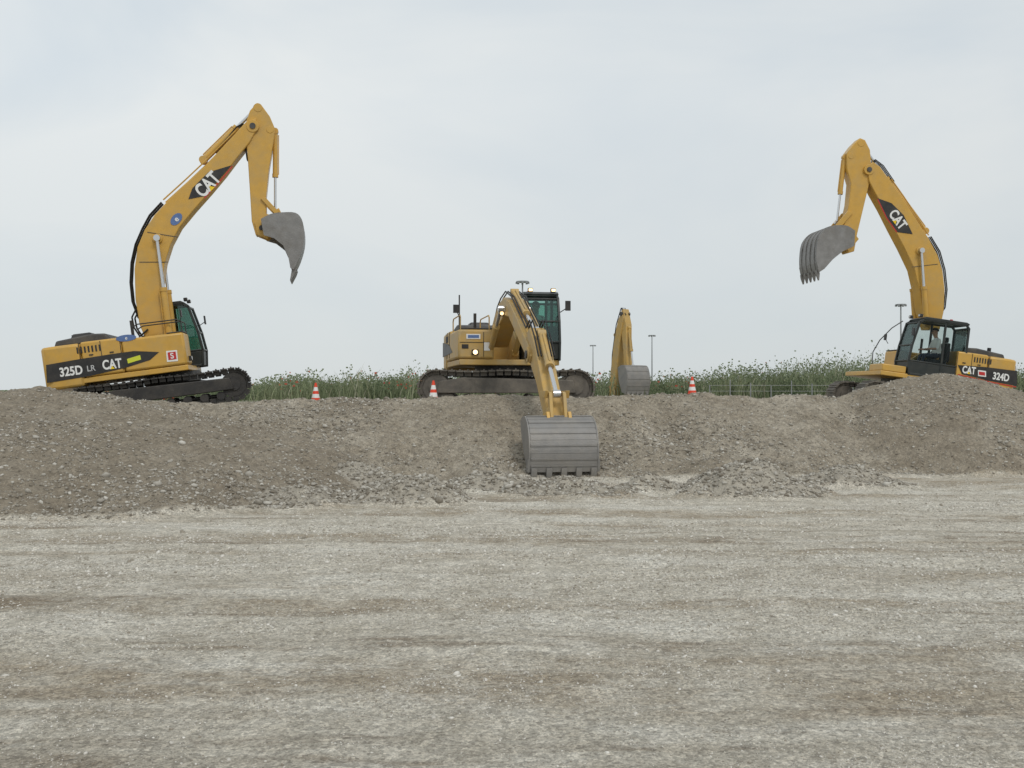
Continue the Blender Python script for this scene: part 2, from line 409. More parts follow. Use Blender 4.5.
hyd(ra,A.uz(203,160),A.uz(256,108),.62,0,.09)
hyd(ra,A.uz(275,131),A.uz(275,213),.55,0,.07)
wrap=A.poly([(262,222),(272,217),(284,215.5),(296,216),(302,222),(304.5,233),(304,246),(300,260),(294.5,272)])
back=A.poly([(291,270),(289,259),(284,248),(275,241),(265,238)])
bucket(ra,wrap,back,1.05,(Vector(A.uz(289,288))-Vector(A.uz(294.5,272))),hinge=A.poly([(255,224),(266,215),(280,218),(276,230),(268,240),(258,236)]),tlen=.30,ribs='none')
links(ra,[(A.poly([(261,200),(266,199),(279,213),(276,216)]),.22),(A.poly([(272,212),(279,209),(284,219),(277,221)]),.15)])
hp=A.poly([(150,324),(139,318),(133,302),(131,283),(132,263),(136,245),(143,229),(150,216),(162,203)])
hoses(bo,hp,(-.16,-.08,.08,.16)); hoses(bo,A.poly([(215,152),(228,138),(236,128),(243,124),(246,131),(245,145),(247,160)]),(-.12,-.04,.04,.12),.016)
hoses(bo,A.poly([(150,330),(142,337),(136,328),(134,318),(138,310)]),(-.3,.1),.025)
hoses(bo,A.poly([(164,201),(186,181),(205,163),(219,149),(236,132)]),(-.19,.19),.02,m=YEL,name='hydraulic_pipe')
decal(bo,A.poly([(188,199),(192,188),(208,172),(231,165),(220,178),(203,196)],-.256),-.256,-1,BLK)
text_obj('CAT','lettering',bo,A.at(207.5,184.5,-.268),.50,48,-1,WHT,sx=.72,off=.03,tri=True)
seam(bo,A.poly([(204,198),(221,179.5),(232,166)],-.256),-.256,-1,REDM,.03,'red_edge_stripe')
seam(bo,A.poly([(139,262),(168,262)],-.252),-.252,-1); seam(bo,A.poly([(147,232),(178,237)],-.252),-.252,-1)
def oval(Fr,px,py,v,a,bb,rot=0):
    c=Fr.uz(px,py,v); o=[]
    for t in range(18):
        x=a*math.cos(t*math.pi/9); y=bb*math.sin(t*math.pi/9); o.append((c[0]+x*math.cos(rot)-y*math.sin(rot),c[1]+x*math.sin(rot)+y*math.cos(rot)))
    return o
decal(bo,oval(A,176,219,-.256,.19,.12,.9),-.256,-1,BLU,'sticker')
text_obj('e','lettering',bo,A.at(176,219,-.266),.2,48,-1,WHT)
V=-1.303
d=decal(ra,A.poly([(46,365),(80,359),(112,354),(134,351),(159,352),(150,360),(128,367),(90,376),(47,383)],V),V,-1,BLK,'side_stripe')
text_obj('325D','lettering',d,A.at(71,371.5,V-.009),.31,8,-1,WHT,sx=.80,off=.03)
text_obj('LR','lettering',d,A.at(91,368.5,V-.009),.21,8,-1,LGREY,off=.01,sx=.9)
text_obj('CAT','lettering',d,A.at(112,364.5,V-.009),.33,8,-1,WHT,sx=.72,off=.03,tri=True)
decal(d,A.poly([(127,359),(140,355),(141,359.5),(128,363.5)],V-.008),V-.008,-1,YGR,'sticker')
decal(ra,A.poly([(166,351),(177,350),(178,361),(167,362)],V),V,-1,WHT,'sticker'); 
s_=decal(ra,A.poly([(167.5,352.5),(175.5,351.5),(176.5,359),(168.5,360)],V-.008),V-.008,-1,REDM,'sticker')
text_obj('S','lettering',s_,A.at(172,356,V-.016),.2,8,-1,WHT)
decal(ra,oval(A,126,338,V,.25,.085,.12),V,-1,BLU,'sticker'); text_obj('e','lettering',ra,A.at(126,338,V-.012),.12,8,-1,WHT)

# ======================= machine behind the rounded mound
B=Frame((12.75,32.5,.85),186)
rb=root('excavator',B.O,B.y,'yellow crawler excavator behind gravel mound with raised boom, operator in cab','excavator',GRP)
Tb=pitcher(math.radians(7.5))
house(rb,Tb,.15,-1.25,.60,1.3,3.15,glass=GLS2,deck=1.45,topz=2.12,rail=False,cabtop=2.95)
b=MB(); b.box((1.02,.8,1.30),(.78,.9,.22)); b.obj('front_step_box',[YEL],rb,T=Tb,bevel=.03)
for v in(-1.05,1.05): track(rb,-.25,v,2.35,.6,pitch=math.radians(6),rad=.42)
b=MB(); b.box((.1,0,.6),(1.6,1.8,.35)); b.obj('undercarriage',[TRK],rb,T=Tb,bevel=.03)
boom=B.poly([(925,330),(919,312),(916,292),(911,270),(901,249),(891,230),(881,210),(872,194),(866,182),(865,168),(870,163),(877,168),(887,182),(899,199),(912,219),(925,239),(934,256),(939,272),(941,290),(940,312),(936,330)])
stick=B.poly([(858,139),(863,141),(868,151),(869,165),(867,185),(861,210),(855,235),(852,252),(845,254),(840,244),(842,226),(847,205),(849,184),(845,170),(845,154),(851,146)])
bo,st=arm(rb,boom,stick)
bosses(bo,B.uz(866,171),.27,.17); pin(bo,B.uz(866,171),.3,.08); pin(st,B.uz(847,246),.26,.07); bosses(st,B.uz(859,144),.2,.12); bosses(bo,B.uz(916,252),.3,.13); bosses(st,B.uz(849,157),.2,.10)
for v in(-.36,.36): hyd(rb,B.uz(921,325),B.uz(916,252),.5,v,.085)
hyd(rb,B.uz(925,231),B.uz(861,143),.6,0,.09)
hyd(rb,B.uz(845,157),B.uz(837,223),.55,0,.07)
wrap=B.poly([(846,234),(838,229),(826,229),(816,233),(810,241),(808,253),(808,265),(810,275)])
back=B.poly([(816,271),(824,262),(834,254),(845,249)])
bucket(rb,wrap,back,1.35,(Vector(B.uz(812,290))-Vector(B.uz(810,275))),ribs='along',tlen=.24,hinge=B.poly([(856,240),(846,226),(833,226),(836,240),(846,252)]))
links(rb,[(B.poly([(850,214),(845,212),(833,226),(837,229)]),.22)])
hoses(bo,B.poly([(936,318),(943,308),(945,290),(943,270),(938,252),(929,237)]),(-.14,-.05,.05,.14)); hoses(bo,B.poly([(893,182),(882,166),(874,160),(871,172)]),(-.12,-.04,.04,.12),.016)
hoses(bo,B.poly([(926,236),(913,215),(901,197),(889,180)]),(-.19,.19),.02,m=YEL,name='hydraulic_pipe')
seam(bo,B.poly([(912,267),(938,264)],.252),.252,1)
decal(bo,B.poly([(878,198),(892,203),(904,215),(913,234),(898,232),(887,217)],.256),.256,1,BLK)
seam(bo,B.poly([(878,199),(887,218),(897,232)],.256),.256,1,REDM,.03,'red_edge_stripe')
text_obj('CAT','lettering',bo,B.at(898,219.5,.268),.46,-52,1,WHT,sx=.72,off=.03,tri=True)
V=1.303
d=decal(rb,B.poly([(958,365),(985,367),(1017,371),(1017,386),(990,381),(962,374)],V),V,1,BLK,'side_stripe')
text_obj('CAT','lettering',d,B.at(969,370.5,V+.009),.31,-7,1,WHT,sx=.72,off=.03,tri=True)
s_=decal(d,B.poly([(978,370),(986,371),(986,377),(978,376)],V+.008),V+.008,1,WHT,'sticker')
decal(s_,B.poly([(979,371.5),(985,372.3),(985,375.6),(979,374.8)],V+.016),V+.016,1,REDM,'sticker')
text_obj('324D','lettering',d,B.at(1001,377.2,V+.009),.31,-8,1,WHT,sx=.8,off=.03)
seam(rb,B.poly([(958,374.5),(990,382),(1016,387)],V),V,1,REDM,.03,'red_edge_stripe')
b=MB(); b.tube([B.at(*q,1.1) for q in((903,321),(892,328),(880,340),(873,352),(872,364))],.016); b.obj('mirror_arm',[BLK],rb)

# ======================= machine facing the camera
Cx=Frame((-.36,25.2,1.15),math.degrees(math.atan2(-7.7,1.31)))
rc=root('excavator',Cx.O,Cx.y,'yellow crawler excavator with lit lamps, bucket lowered onto gravel','excavator',GRP)
Tc=pitcher(0,0,.14)
house(rc,Tc,1.0,-.6,1.1,1.26,2.8,lit=True,cabtop=2.78,topz=1.98,YEL=YEL2,glass=GLSC)
ty=-Cx.y+math.radians(1)
for v in(-1.05,1.15): track(rc,.2,v,2.1,.6,yaw=ty,rad=.42,z0=.08)
b=MB(); b.box((0,0,.6),(1.8,1.8,.35)); b.obj('undercarriage',[TRK],rc,bevel=.03)
boom=[(.15,1.9),(.8,2.24),(1.5,2.50),(2.2,2.58),(2.9,2.44),(4.0,1.96),(5.3,1.32),(5.5,1.12),(5.35,.98),(4.0,1.58),(2.9,2.08),(2.2,2.16),(1.4,1.96),(.35,1.5)]
stick=[(4.9,1.62),(5.2,1.70),(5.7,1.36),(6.2,.86),(7.08,-.08),(6.98,-.28),(6.78,-.2),(5.9,.58),(5.05,1.10)]
bo,st=arm(rc,boom,stick,bw=.21,sw=.165,m=YEL2)
bosses(bo,(5.3,1.16),.24,.15,m=YEL2); pin(bo,(5.3,1.16),.27,.08); pin(st,(6.92,-.18),.25,.07)
for v in(-.31,.31): hyd(rc,(.75,1.35),(2.45,2.3),.6,v,.07,mats=(YEL2,))
hyd(rc,(2.5,2.66),(4.95,1.66),.6,0,.08,mats=(YEL2,))
hyd(rc,(5.6,1.55),(7.0,.38),.55,0,.075,mats=(YEL2,))
links(rc,[([(6.5,.35),(6.6,.43),(7.08,.44),(7.02,.30)],.2),([(6.96,.42),(7.1,.40),(7.24,-.08),(7.1,-.10)],.13)],m=YEL2)
wrap=[(6.76,-.12),(6.98,-.04),(7.2,-.03),(7.42,-.13),(7.57,-.31),(7.65,-.53),(7.66,-.77),(7.61,-1.0)]
back=[(7.42,-.96),(7.15,-.72),(6.9,-.42)]
bucket(rc,wrap,back,1.22,(-.12,-1),m=STEELC,hinge=[(6.78,-.28),(6.86,.0),(7.2,.06),(7.3,-.1),(7.1,-.3)],tlen=.12,nt=5)
hoses(bo,[(.3,2.05),(1.0,2.47),(1.5,2.62),(2.2,2.72),(3.0,2.53),(4.0,2.08),(4.8,1.72),(5.2,1.85),(5.7,1.5),(6.1,1.1)],(-.16,-.1,.1,.16),.016)
b=MB(); b.prism([(-2.6,1.35),(-2.6,1.75),(-1.0,1.62),(-.2,1.4)],-1.123,-1.129); b.obj('side_stripe',[BLK],rc)
def front_plate(u,v,z,w,h,m,name='sticker'):
    b=MB(); b.box((u,v,z),(.008,w,h)); return b.obj(name,[m],rc)
front_plate(1.008,-.75,1.74,.34,.12,WHT); front_plate(1.014,-.75,1.74,.27,.07,BLU)
front_plate(1.008,-.95,1.5,.16,.10,BLK); front_plate(1.008,-.42,1.5,.14,.2,WHT)
b=MB(); b.cyl((-.2,-.95,1.9),(-.2,-.95,2.85),.018); b.obj('antenna',[BLK],rc)
b=MB(); b.box((1.006,-.68,1.60),(.01,.80,.012)); b.obj('door_seam',[BLK],rc)
b=MB(); b.box((1.006,-.50,1.55),(.01,.012,.6)); b.obj('door_seam',[BLK],rc)
b=MB(); b.box((2.3,-.27,2.2),(.1,.1,.12)); lo=b.obj('work_lamp',[BLK],rc,bevel=.01)
b=MB(); b.cyl((2.35,-.27,2.2),(2.362,-.27,2.2),.04); b.obj('lens',[LAMP],lo)

# ======================= distant machine: only its arm is seen
Dd=Frame((4.9,45,1.1),-60)
rd=root('excavator',Dd.O,Dd.y,'distant excavator arm hanging down with grey bucket','excavator',GRP)
boom=Dd.poly([(612,402),(614,372),(617,345),(621,322),(625,311),(627,318),(623,342),(620,370),(618,402)])
stick=Dd.poly([(624,311),(626,309),(629,325),(629,350),(630,372),(627,372),(626,350),(624,330)])
bo,st=arm(rd,boom,stick,bw=.2,sw=.16,m=YEL2)
hyd(rd,Dd.uz(629,328),Dd.uz(633,366),.6,0,.07,mats=(YEL2,)); hyd(rd,Dd.uz(616,335),Dd.uz(623,309),.6,0,.07,mats=(YEL2,))
wrap=Dd.poly([(629,368),(632,365.5),(636,366),(638,371),(639,379),(638.5,386),(637,394)]); back=Dd.poly([(633,392),(630,381)])
bucket(rd,wrap,back,1.2,(0,-1),m=STEELC,nt=5)
pin(bo,Dd.uz(625,314),.24,.09)
hoses(bo,Dd.poly([(613,385),(614,355),(618,325),(623,308),(628,315)]),(-.1,.1),.02)

# ------------------------------------------------------------------ operators
def person(name,frame,T,u,v,z,label):
    bm=bmesh.new(); lay=bm.verts.layers.skin.verify()
    P={'pel':((0,0,0),.15),'wst':((-.02,0,.2),.135),'chs':((-.02,0,.4),.16),'nb':((0,0,.53),.075),'nk':((.01,0,.58),.055),'hd1':((.03,0,.66),.085),'hd2':((.035,0,.75),.095),'hd3':((.03,0,.82),.06),
     'sl':((-.02,.19,.46),.065),'el':((.1,.25,.2),.045),'wl':((.36,.2,.2),.03),'hl':((.42,.19,.21),.035),
     'sr':((-.02,-.19,.46),.065),'er':((.1,-.25,.2),.045),'wr':((.36,-.2,.2),.03),'hr':((.42,-.19,.21),.035),
     'pl':((.02,.1,-.02),.1),'kl':((.46,.13,.02),.065),'al':((.6,.13,-.38),.04),'fl':((.74,.13,-.42),.035),
     'pr':((.02,-.1,-.02),.1),'kr':((.46,-.13,.02),.065),'ar':((.6,-.13,-.38),.04),'fr':((.74,-.13,-.42),.035)}
    V={}
    for k,(p,r) in P.items():
        q=bm.verts.new(p); q[lay].radius=(r,r); q[lay].use_root=(k=='pel'); V[k]=q
    for s in ('pel wst','wst chs','chs nb','nb nk','nk hd1','hd1 hd2','hd2 hd3','chs sl','sl el','el wl','wl hl','chs sr','sr er','er wr','wr hr','pel pl','pl kl','kl al','al fl','pel pr','pr kr','kr ar','ar fr'):
        a,b_=s.split(); bm.edges.new((V[a],V[b_]))
    me=bpy.data.meshes.new('sk'); bm.to_mesh(me); bm.free()
    so=bpy.data.objects.new('sk',me); COL.objects.link(so)
    so.modifiers.new('s','SKIN'); ss=so.modifiers.new('b','SUBSURF'); ss.levels=2
    dg=bpy.context.evaluated_depsgraph_get(); ev=bpy.data.meshes.new_from_object(so.evaluated_get(dg))
    bpy.data.objects.remove(so)
    for m in(SKIN,SHIRT,TROU,HAIR): ev.materials.append(m)
    for p in ev.polygons:
        c=p.center; p.use_smooth=True
        if c.z>.55 or c.x>.15 and c.z>.1 and abs(c.y)>.14 and c.z<.3: p.material_index=0
        elif c.z>.06: p.material_index=1
        else: p.material_index=2
        if c.x>.3 and c.z<.12: p.material_index=2
    bm=bmesh.new(); bm.from_mesh(ev)
    def cone(p0,p1,r0,r1,mi=0):
        d=Vector(p1)-Vector(p0)
        M=Matrix.Translation((Vector(p0)+Vector(p1))/2)@d.to_track_quat('Z','Y').to_matrix().to_4x4()
        r=bmesh.ops.create_cone(bm,cap_ends=True,segments=8,radius1=r0,radius2=r1,depth=d.length,matrix=M)
        for vv in r['verts']:
            for f in vv.link_faces: f.material_index=mi
    for s_ in(1,-1):
        y=.19*s_
        for k in range(4):
            yy=y+(k-1.5)*.02; L=(.05,.06,.055,.045)[k]
            cone((.44,yy,.215),(.44+L*.6,yy,.2),.011,.01); cone((.44+L*.6,yy,.2),(.44+L*.7,yy,.165),.01,.008)
        cone((.41,y-.03*s_,.21),(.45,y-.05*s_,.19),.012,.009)
        cone((.03,.085*s_,.73),(.03,.105*s_,.74),.02,.024)
        cone((.118,.03*s_,.745),(.128,.03*s_,.745),.01,.008,3)
    cone((.12,0,.725),(.15,0,.71),.012,.015); cone((.11,-.025,.685),(.118,.025,.685),.008,.008,0)
    bm.to_mesh(ev); bm.free()
    o=bpy.data.objects.new(name,ev); COL.objects.link(o)
    w=frame.O+frame.h*T((u,v,z))[0]+frame.l*T((u,v,z))[1]; o.location=(w.x,w.y,frame.O.z+T((u,v,z))[2]); o.rotation_euler=(0,0,frame.y)
    o['label']=label; o['category']='person'
    bm=bmesh.new(); bmesh.ops.create_uvsphere(bm,u_segments=14,v_segments=9,radius=.108)
    bmesh.ops.delete(bm,geom=[f for f in bm.faces if f.calc_center_median().z<.0+ .5*max(0,f.calc_center_median().x)],context='FACES')
    bmesh.ops.translate(bm,vec=(.018,0,.775),verts=bm.verts)
    hm=bpy.data.meshes.new('hair'); bm.to_mesh(hm); bm.free(); hm.materials.append(HAIR)
    for p in hm.polygons:p.use_smooth=True
    ho=bpy.data.objects.new('hair',hm); COL.objects.link(ho); ho.parent=o
    return o
person('person',B,Tb,-1.25+.35*1.85+.14,.93,1.92,'seated operator in white shirt holding the controls in the cab')
person('person',Cx,Tc,-.6+.35*1.7+.02,.83,1.82,'seated operator in white shirt behind the cab windscreen')

# ------------------------------------------------------------------ terrain
def h2(ix,iy,seed):
    n=(ix.astype(np.int64)*374761393+iy.astype(np.int64)*668265263+seed*974634777)&0xffffffff
    n=((n^(n>>13))*1274126177)&0xffffffff
    return ((n^(n>>16))&0xffff)/65535.0
def vn(x,y,s,seed):
    x=x/s;y=y/s; ix=np.floor(x);iy=np.floor(y);fx=x-ix;fy=y-iy
    fx=fx*fx*(3-2*fx);fy=fy*fy*(3-2*fy)
    return ((h2(ix,iy,seed)*(1-fx)+h2(ix+1,iy,seed)*fx)*(1-fy)+(h2(ix,iy+1,seed)*(1-fx)+h2(ix+1,iy+1,seed)*fx)*fy)*2-1
def sms(t):
    t=np.clip(t,0,1); return t*t*(3-2*t)
aN=[-.6,-.45,-.3,-.2,-.1,0,.05,.1,.2,.3,.35,.5,.6]
Bn=[14.5,15.6,16.0,16.0,16.2,17.0,17.6,17.4,16.8,17.0,18.0,18.6,18.6]
Cn=[19.5,19.5,19.8,20,20.3,20.6,20.7,20.8,21,21.3,22,23,23]
cy=[398,398,403,402,398.5,396.5,396.5,396.5,396,396,396,398,398]
Hn=[EYE-(c-HY)*d/1000 for c,d in zip(cy,Cn)]
PILES=((-1.5,14.3,1.15,.8,.36),(-3.1,14.0,1.2,.8,.30),(.9,15.4,1.35,.8,.26),(3.65,15.4,1.35,1.0,.58),(2.2,15.9,.8,.6,.24),(-2.4,15.9,1.3,.9,.5),(5.7,16.9,1.2,.8,.3),(-.3,16.2,.9,.7,.35))
def terrain(x,y,fine=True,full=False):
    x=np.asarray(x,float);y=np.asarray(y,float)
    yy=np.maximum(y,1.0); a=np.clip(x/yy,-.6,.6)
    wob=.35*vn(x,y*0,1.7,3)+.18*vn(x,y*0,.6,4)
    Bv=np.interp(a,aN,Bn)+wob*.9; Cv=np.interp(a,aN,Cn)+wob*.5; Hc=np.interp(a,aN,Hn)+.02*vn(x,y*0,1.3,9)+.02*vn(x,y*0,.4,10)
    P=np.where(x<0,1.15-.02*np.clip(-x-3,0,8),1.15-.03*np.clip(x-3,0,10))
    P=P+.11*np.clip(x+9.2,-3,2.6)*np.exp(-((x+9)/4)**2)*sms((y-22)/3)*sms((34-y)/3)
    P=P+(1.15-P)*sms((y-38)/10)
    s=(y-Bv)/(Cv-Bv); s=np.clip(s,0,1); front=Hc*(.75*s**1.2+.25*sms(s))
    z=np.where(y<Cv,front,Hc+(P-Hc)*sms((y-Cv)/2.6))
    def smax(p,q,k=.08):
        h=np.clip(.5+.5*(q-p)/k,0,1); return p*(1-h)+q*h+k*h*(1-h)
    r=np.sqrt(((x+8.1)/6.6)**2+((y-17.2)/6.0)**2)+.04*vn(x,y,1.5,21)
    q=np.where(r<1.1,1.62*(1-np.clip(r,0,1.3)**1.25),-1); mm=sms((q-z+.03)/.1); z=smax(z,q,.04)
    r=np.sqrt(((x-9.45)/4.26)**2+((y-22.6)/4.3)**2)+.04*vn(x,y,1.2,22)
    q=np.where(r<1.1,1.93*(1-np.clip(r,0,1.3)**1.8),-1); mm=np.maximum(mm,sms((q-z+.03)/.1)*.7); z=smax(z,q,.04)
    pm=np.zeros_like(z)
    for(cx,cyy,rx,ry,hh)in PILES:
        r=np.sqrt(((x-cx)/rx)**2+((y-cyy)/ry)**2)+.14*vn(x,y,.5,31)
        q=np.where(r<1.1,hh*(1-np.clip(r,0,1.2)**1.15),-1)
        pm=np.maximum(pm,sms((q-z+.05)/.1)*(r<1.05))
        z=smax(z,q,.03)
    berm=sms((z-.02)/.12)*sms((30-y)/3)
    near=sms((40-y)/8)*sms((30-np.abs(x))/8)
    z=z+near*(.05*vn(x,y,1.1,1)+.03*vn(x,y,.45,2))*(.35+.9*berm)
    if fine:
        z=z+near*berm*.03*vn(x,y*.25,.45,41)
        z=z+near*((.018*vn(x,y,.2,5)+.014*vn(x,y,.09,6))*(.22+1.6*berm+.5*pm))
        rut=np.sin((y+.25*x*.3+.3*vn(x,y,3,7))*5.2); z=z+near*(1-berm)*.007*rut*sms(.5+vn(x,y,2.5,8))
    if full: return z,berm,pm,mm
    return z,berm
def geo(a,b,r):
    o=[a]; 
    while o[-1]<b: o.append(o[-1]*r)
    return o
xf=list(np.arange(-14.5,14.5,.05)); xr=list(np.arange(14.6,30,.3)); xg=geo(31,5000,1.25)
xs=np.array([-v for v in xg[::-1]]+[-v for v in xr[::-1]]+xf+xr+xg)
ys=[-400,-150,-60,-25,-10,-4,-1,.5,1.5,2.2]+geo(2.6,24.5,1.004); ys+=list(np.arange(ys[-1]+.15,42,.35)); ys+=geo(ys[-1]*1.03,6500,1.12)
ys=np.array(ys)
X,Y=np.meshgrid(xs,ys); Z,Bm,Pm,Mm=terrain(X,Y,full=True)
nx,ny=len(xs),len(ys)
co=np.stack([X.ravel(),Y.ravel(),Z.ravel()],1).astype(np.float32)
def fastmesh(name,co,faces,k):
    me=bpy.data.meshes.new(name); me.vertices.add(len(co)); me.vertices.foreach_set('co',co.ravel())
    nf=len(faces); me.loops.add(nf*k); me.loops.foreach_set('vertex_index',faces.ravel().astype(np.int32))
    me.polygons.add(nf); me.polygons.foreach_set('loop_start',np.arange(0,nf*k,k,dtype=np.int32))
    me.update(calc_edges=True); return me
idx=np.arange(nx*ny).reshape(ny,nx)
fc=np.stack([idx[:-1,:-1],idx[:-1,1:],idx[1:,1:],idx[1:,:-1]],-1).reshape(-1,4)
gm=fastmesh('ground',co,fc,4)
gm.polygons.foreach_set('use_smooth',np.ones(len(fc),bool))
def fattr(me,n,arr):
    at=me.attributes.new(n,'FLOAT','POINT'); at.data.foreach_set('value',arr.ravel().astype(np.float32))
fattr(gm,'berm',Bm); fattr(gm,'pile',Pm); fattr(gm,'mound',Mm); fattr(gm,'field',sms((Y-40)/6+ .15*vn(X,Y,3,77)))
g=bpy.data.objects.new('ground',gm); COL.objects.link(g); g['kind']='structure'; g['label']='dusty grey gravel ground with a pushed-up gravel bank'; g['category']='ground'
m=bpy.data.materials.new('gravel_ground'); nt,N,L=nodes_of(m); bs=N['Principled BSDF']; bs.inputs['Roughness'].default_value=.95; bs.inputs['Specular IOR Level'].default_value=.15
tc=N.new('ShaderNodeTexCoord')
def noise(sc,det=6,ro=.6,scv=None,dist=0,rot=.12):
    n=N.new('ShaderNodeTexNoise'); n.inputs['Scale'].default_value=sc; n.inputs['Detail'].default_value=det; n.inputs['Roughness'].default_value=ro; n.inputs['Distortion'].default_value=dist
    if scv:
        mp=N.new('ShaderNodeMapping'); mp.inputs['Scale'].default_value=scv; mp.inputs['Rotation'].default_value=(0,0,rot); L.new(tc.outputs['Object'],mp.inputs['Vector']); L.new(mp.outputs[0],n.inputs['Vector'])
    else: L.new(tc.outputs['Object'],n.inputs['Vector'])
    return n.outputs['Fac']
def rng(s,a,b,c=0,d=1):
    r=N.new('ShaderNodeMapRange'); r.inputs[1].default_value=a;r.inputs[2].default_value=b;r.inputs[3].default_value=c;r.inputs[4].default_value=d; L.new(s,r.inputs[0]); return r.outputs[0]
def mixc(f,a,b,bt='MIX'):
    x=N.new('ShaderNodeMix'); x.data_type='RGBA'; x.blend_type=bt
    if isinstance(f,float): x.inputs[0].default_value=f
    else: L.new(f,x.inputs[0])
    for i,s in((6,a),(7,b)):
        if isinstance(s,tuple): x.inputs[i].default_value=s+(1,)
        else: L.new(s,x.inputs[i])
    return x.outputs[2]
def math_(op,a,b):
    x=N.new('ShaderNodeMath'); x.operation=op
    for i,s in((0,a),(1,b)):
        if isinstance(s,(int,float)): x.inputs[i].default_value=s
        else: L.new(s,x.inputs[i])
    return x.outputs[0]
def voro(sc):
    v=N.new('ShaderNodeTexVoronoi'); v.inputs['Scale'].default_value=sc; L.new(tc.outputs['Object'],v.inputs['Vector']); return v
def grey(s):
    cb=N.new('ShaderNodeCombineColor'); [L.new(s,cb.inputs[i]) for i in range(3)]; return cb.outputs[0]
fine=mixc(rng(noise(2.2,11,.78),.38,.62),(.41,.37,.30),(.60,.56,.48))
# long wheel-worn bands of brown dust across the yard
band=math_('MULTIPLY',rng(noise(1.25,6,.55,scv=(.055,1,1),rot=.05),.47,.57),rng(noise(.7,9,.75),.40,.56))
gnd=mixc(math_('MULTIPLY',band,.8),fine,mixc(rng(noise(5,8,.75),.35,.65),(.27,.215,.15),(.40,.34,.255)))
band2=math_('MULTIPLY',rng(noise(1.6,6,.6,scv=(.09,1.15,1),rot=-.09),.53,.61),rng(noise(1.1,9,.75),.42,.55))
gnd=mixc(math_('MULTIPLY',band2,.85),gnd,(.245,.20,.145))
pale=rng(noise(.9,11,.8,scv=(.4,1.1,1)),.50,.64)
gnd=mixc(math_('MULTIPLY',pale,.85),gnd,mixc(rng(noise(30,6,.8),.4,.6),(.52,.49,.42),(.76,.73,.66)))
v1=voro(24); v2=voro(60); v3=voro(11); v4=voro(130)
p1=grey(rng(v1.outputs['Color'],.1,.9,.78,1.22)); p2=grey(rng(v2.outputs['Color'],.1,.9,.68,1.32)); p3=grey(rng(v3.outputs['Color'],.1,.9,.8,1.2)); p4=grey(rng(v4.outputs['Color'],.1,.9,.72,1.28))
gnd=mixc(.8,gnd,p1,'MULTIPLY'); gnd=mixc(.9,gnd,p2,'MULTIPLY'); gnd=mixc(.8,gnd,p4,'MULTIPLY')
bcol=mixc(rng(noise(1.7,10,.75),.38,.62),(.25,.215,.165),(.385,.345,.28))
bcol=mixc(rng(noise(.5,6,.6),.42,.6,0,.45),bcol,(.235,.20,.15))
bcol=mixc(.8,bcol,p1,'MULTIPLY'); bcol=mixc(.8,bcol,p3,'MULTIPLY'); bcol=mixc(.7,bcol,p2,'MULTIPLY')
ab=N.new('ShaderNodeAttribute'); ab.attribute_name='berm'
ap=N.new('ShaderNodeAttribute'); ap.attribute_name='pile'
am=N.new('ShaderNodeAttribute'); am.attribute_name='mound'
af=N.new('ShaderNodeAttribute'); af.attribute_name='field'
bcol=mixc(math_('MULTIPLY',am.outputs['Fac'],.5),bcol,mixc(.9,(.215,.18,.135),p1,'MULTIPLY'))
bcol=mixc(math_('MULTIPLY',ap.outputs['Fac'],.7),bcol,mixc(.9,(.44,.405,.34),p3,'MULTIPLY'))
col=mixc(rng(math_('ADD',ab.outputs['Fac'],math_('MULTIPLY',math_('SUBTRACT',noise(2.5,8,.7),.5),.9)),.35,.75),gnd,bcol)
col=mixc(af.outputs['Fac'],col,mixc(noise(.2,8,.6),(.11,.125,.065),(.22,.215,.13)))
L.new(col,bs.inputs['Base Color'])
hgt=math_('ADD',math_('MULTIPLY',v1.outputs['Distance'],-.6),math_('ADD',math_('MULTIPLY',v2.outputs['Distance'],-.5),math_('MULTIPLY',noise(14,10,.85),1.3)))
bp=N.new('ShaderNodeBump'); bp.inputs['Strength'].default_value=.75; bp.inputs['Distance'].default_value=.026
L.new(hgt,bp.inputs['Height']); L.new(bp.outputs['Normal'],bs.inputs['Normal'])
gm.materials.append(m)

# ------------------------------------------------------------------ stones
def stones(name,n,sampler,label):
    bm=bmesh.new(); bmesh.ops.create_icosphere(bm,subdivisions=1,radius=1); bv=np.array([v.co[:] for v in bm.verts]); bf=np.array([[v.index for v in f.verts] for f in bm.faces]); bm.free()
    x,y,s=sampler(n)
    z,_=terrain(x,y)
    n=len(x)
    q=RNG.normal(size=(n,4)); q/=np.linalg.norm(q,axis=1)[:,None]; w,a,b,c=q.T
    R=np.stack([1-2*(b*b+c*c),2*(a*b-c*w),2*(a*c+b*w),2*(a*b+c*w),1-2*(a*a+c*c),2*(b*c-a*w),2*(a*c-b*w),2*(b*c+a*w),1-2*(a*a+b*b)],-1).reshape(n,3,3)
    sc=RNG.uniform(.55,1.3,(n,3)); sc[:,2]*=.7
    loc=bv[None]*RNG.uniform(.68,1.25,(n,12,1))*sc[:,None,:]
    loc=np.einsum('nij,nkj->nki',R,loc); loc[:,:,2]*=.75
    loc*=s[:,None,None]
    loc+=np.stack([x,y,z+s*.12],-1)[:,None,:]
    co=loc.reshape(-1,3).astype(np.float32)
    fc=(bf[None]+12*np.arange(n)[:,None,None]).reshape(-1,3)
    me=fastmesh(name,co,fc,3)
    fattr(me,'shade',np.repeat(RNG.uniform(0,1,n)**1.4,12))
    o=bpy.data.objects.new(name,me); COL.objects.link(o); o['kind']='stuff'; o['label']=label; o['category']='gravel'
    return o,me
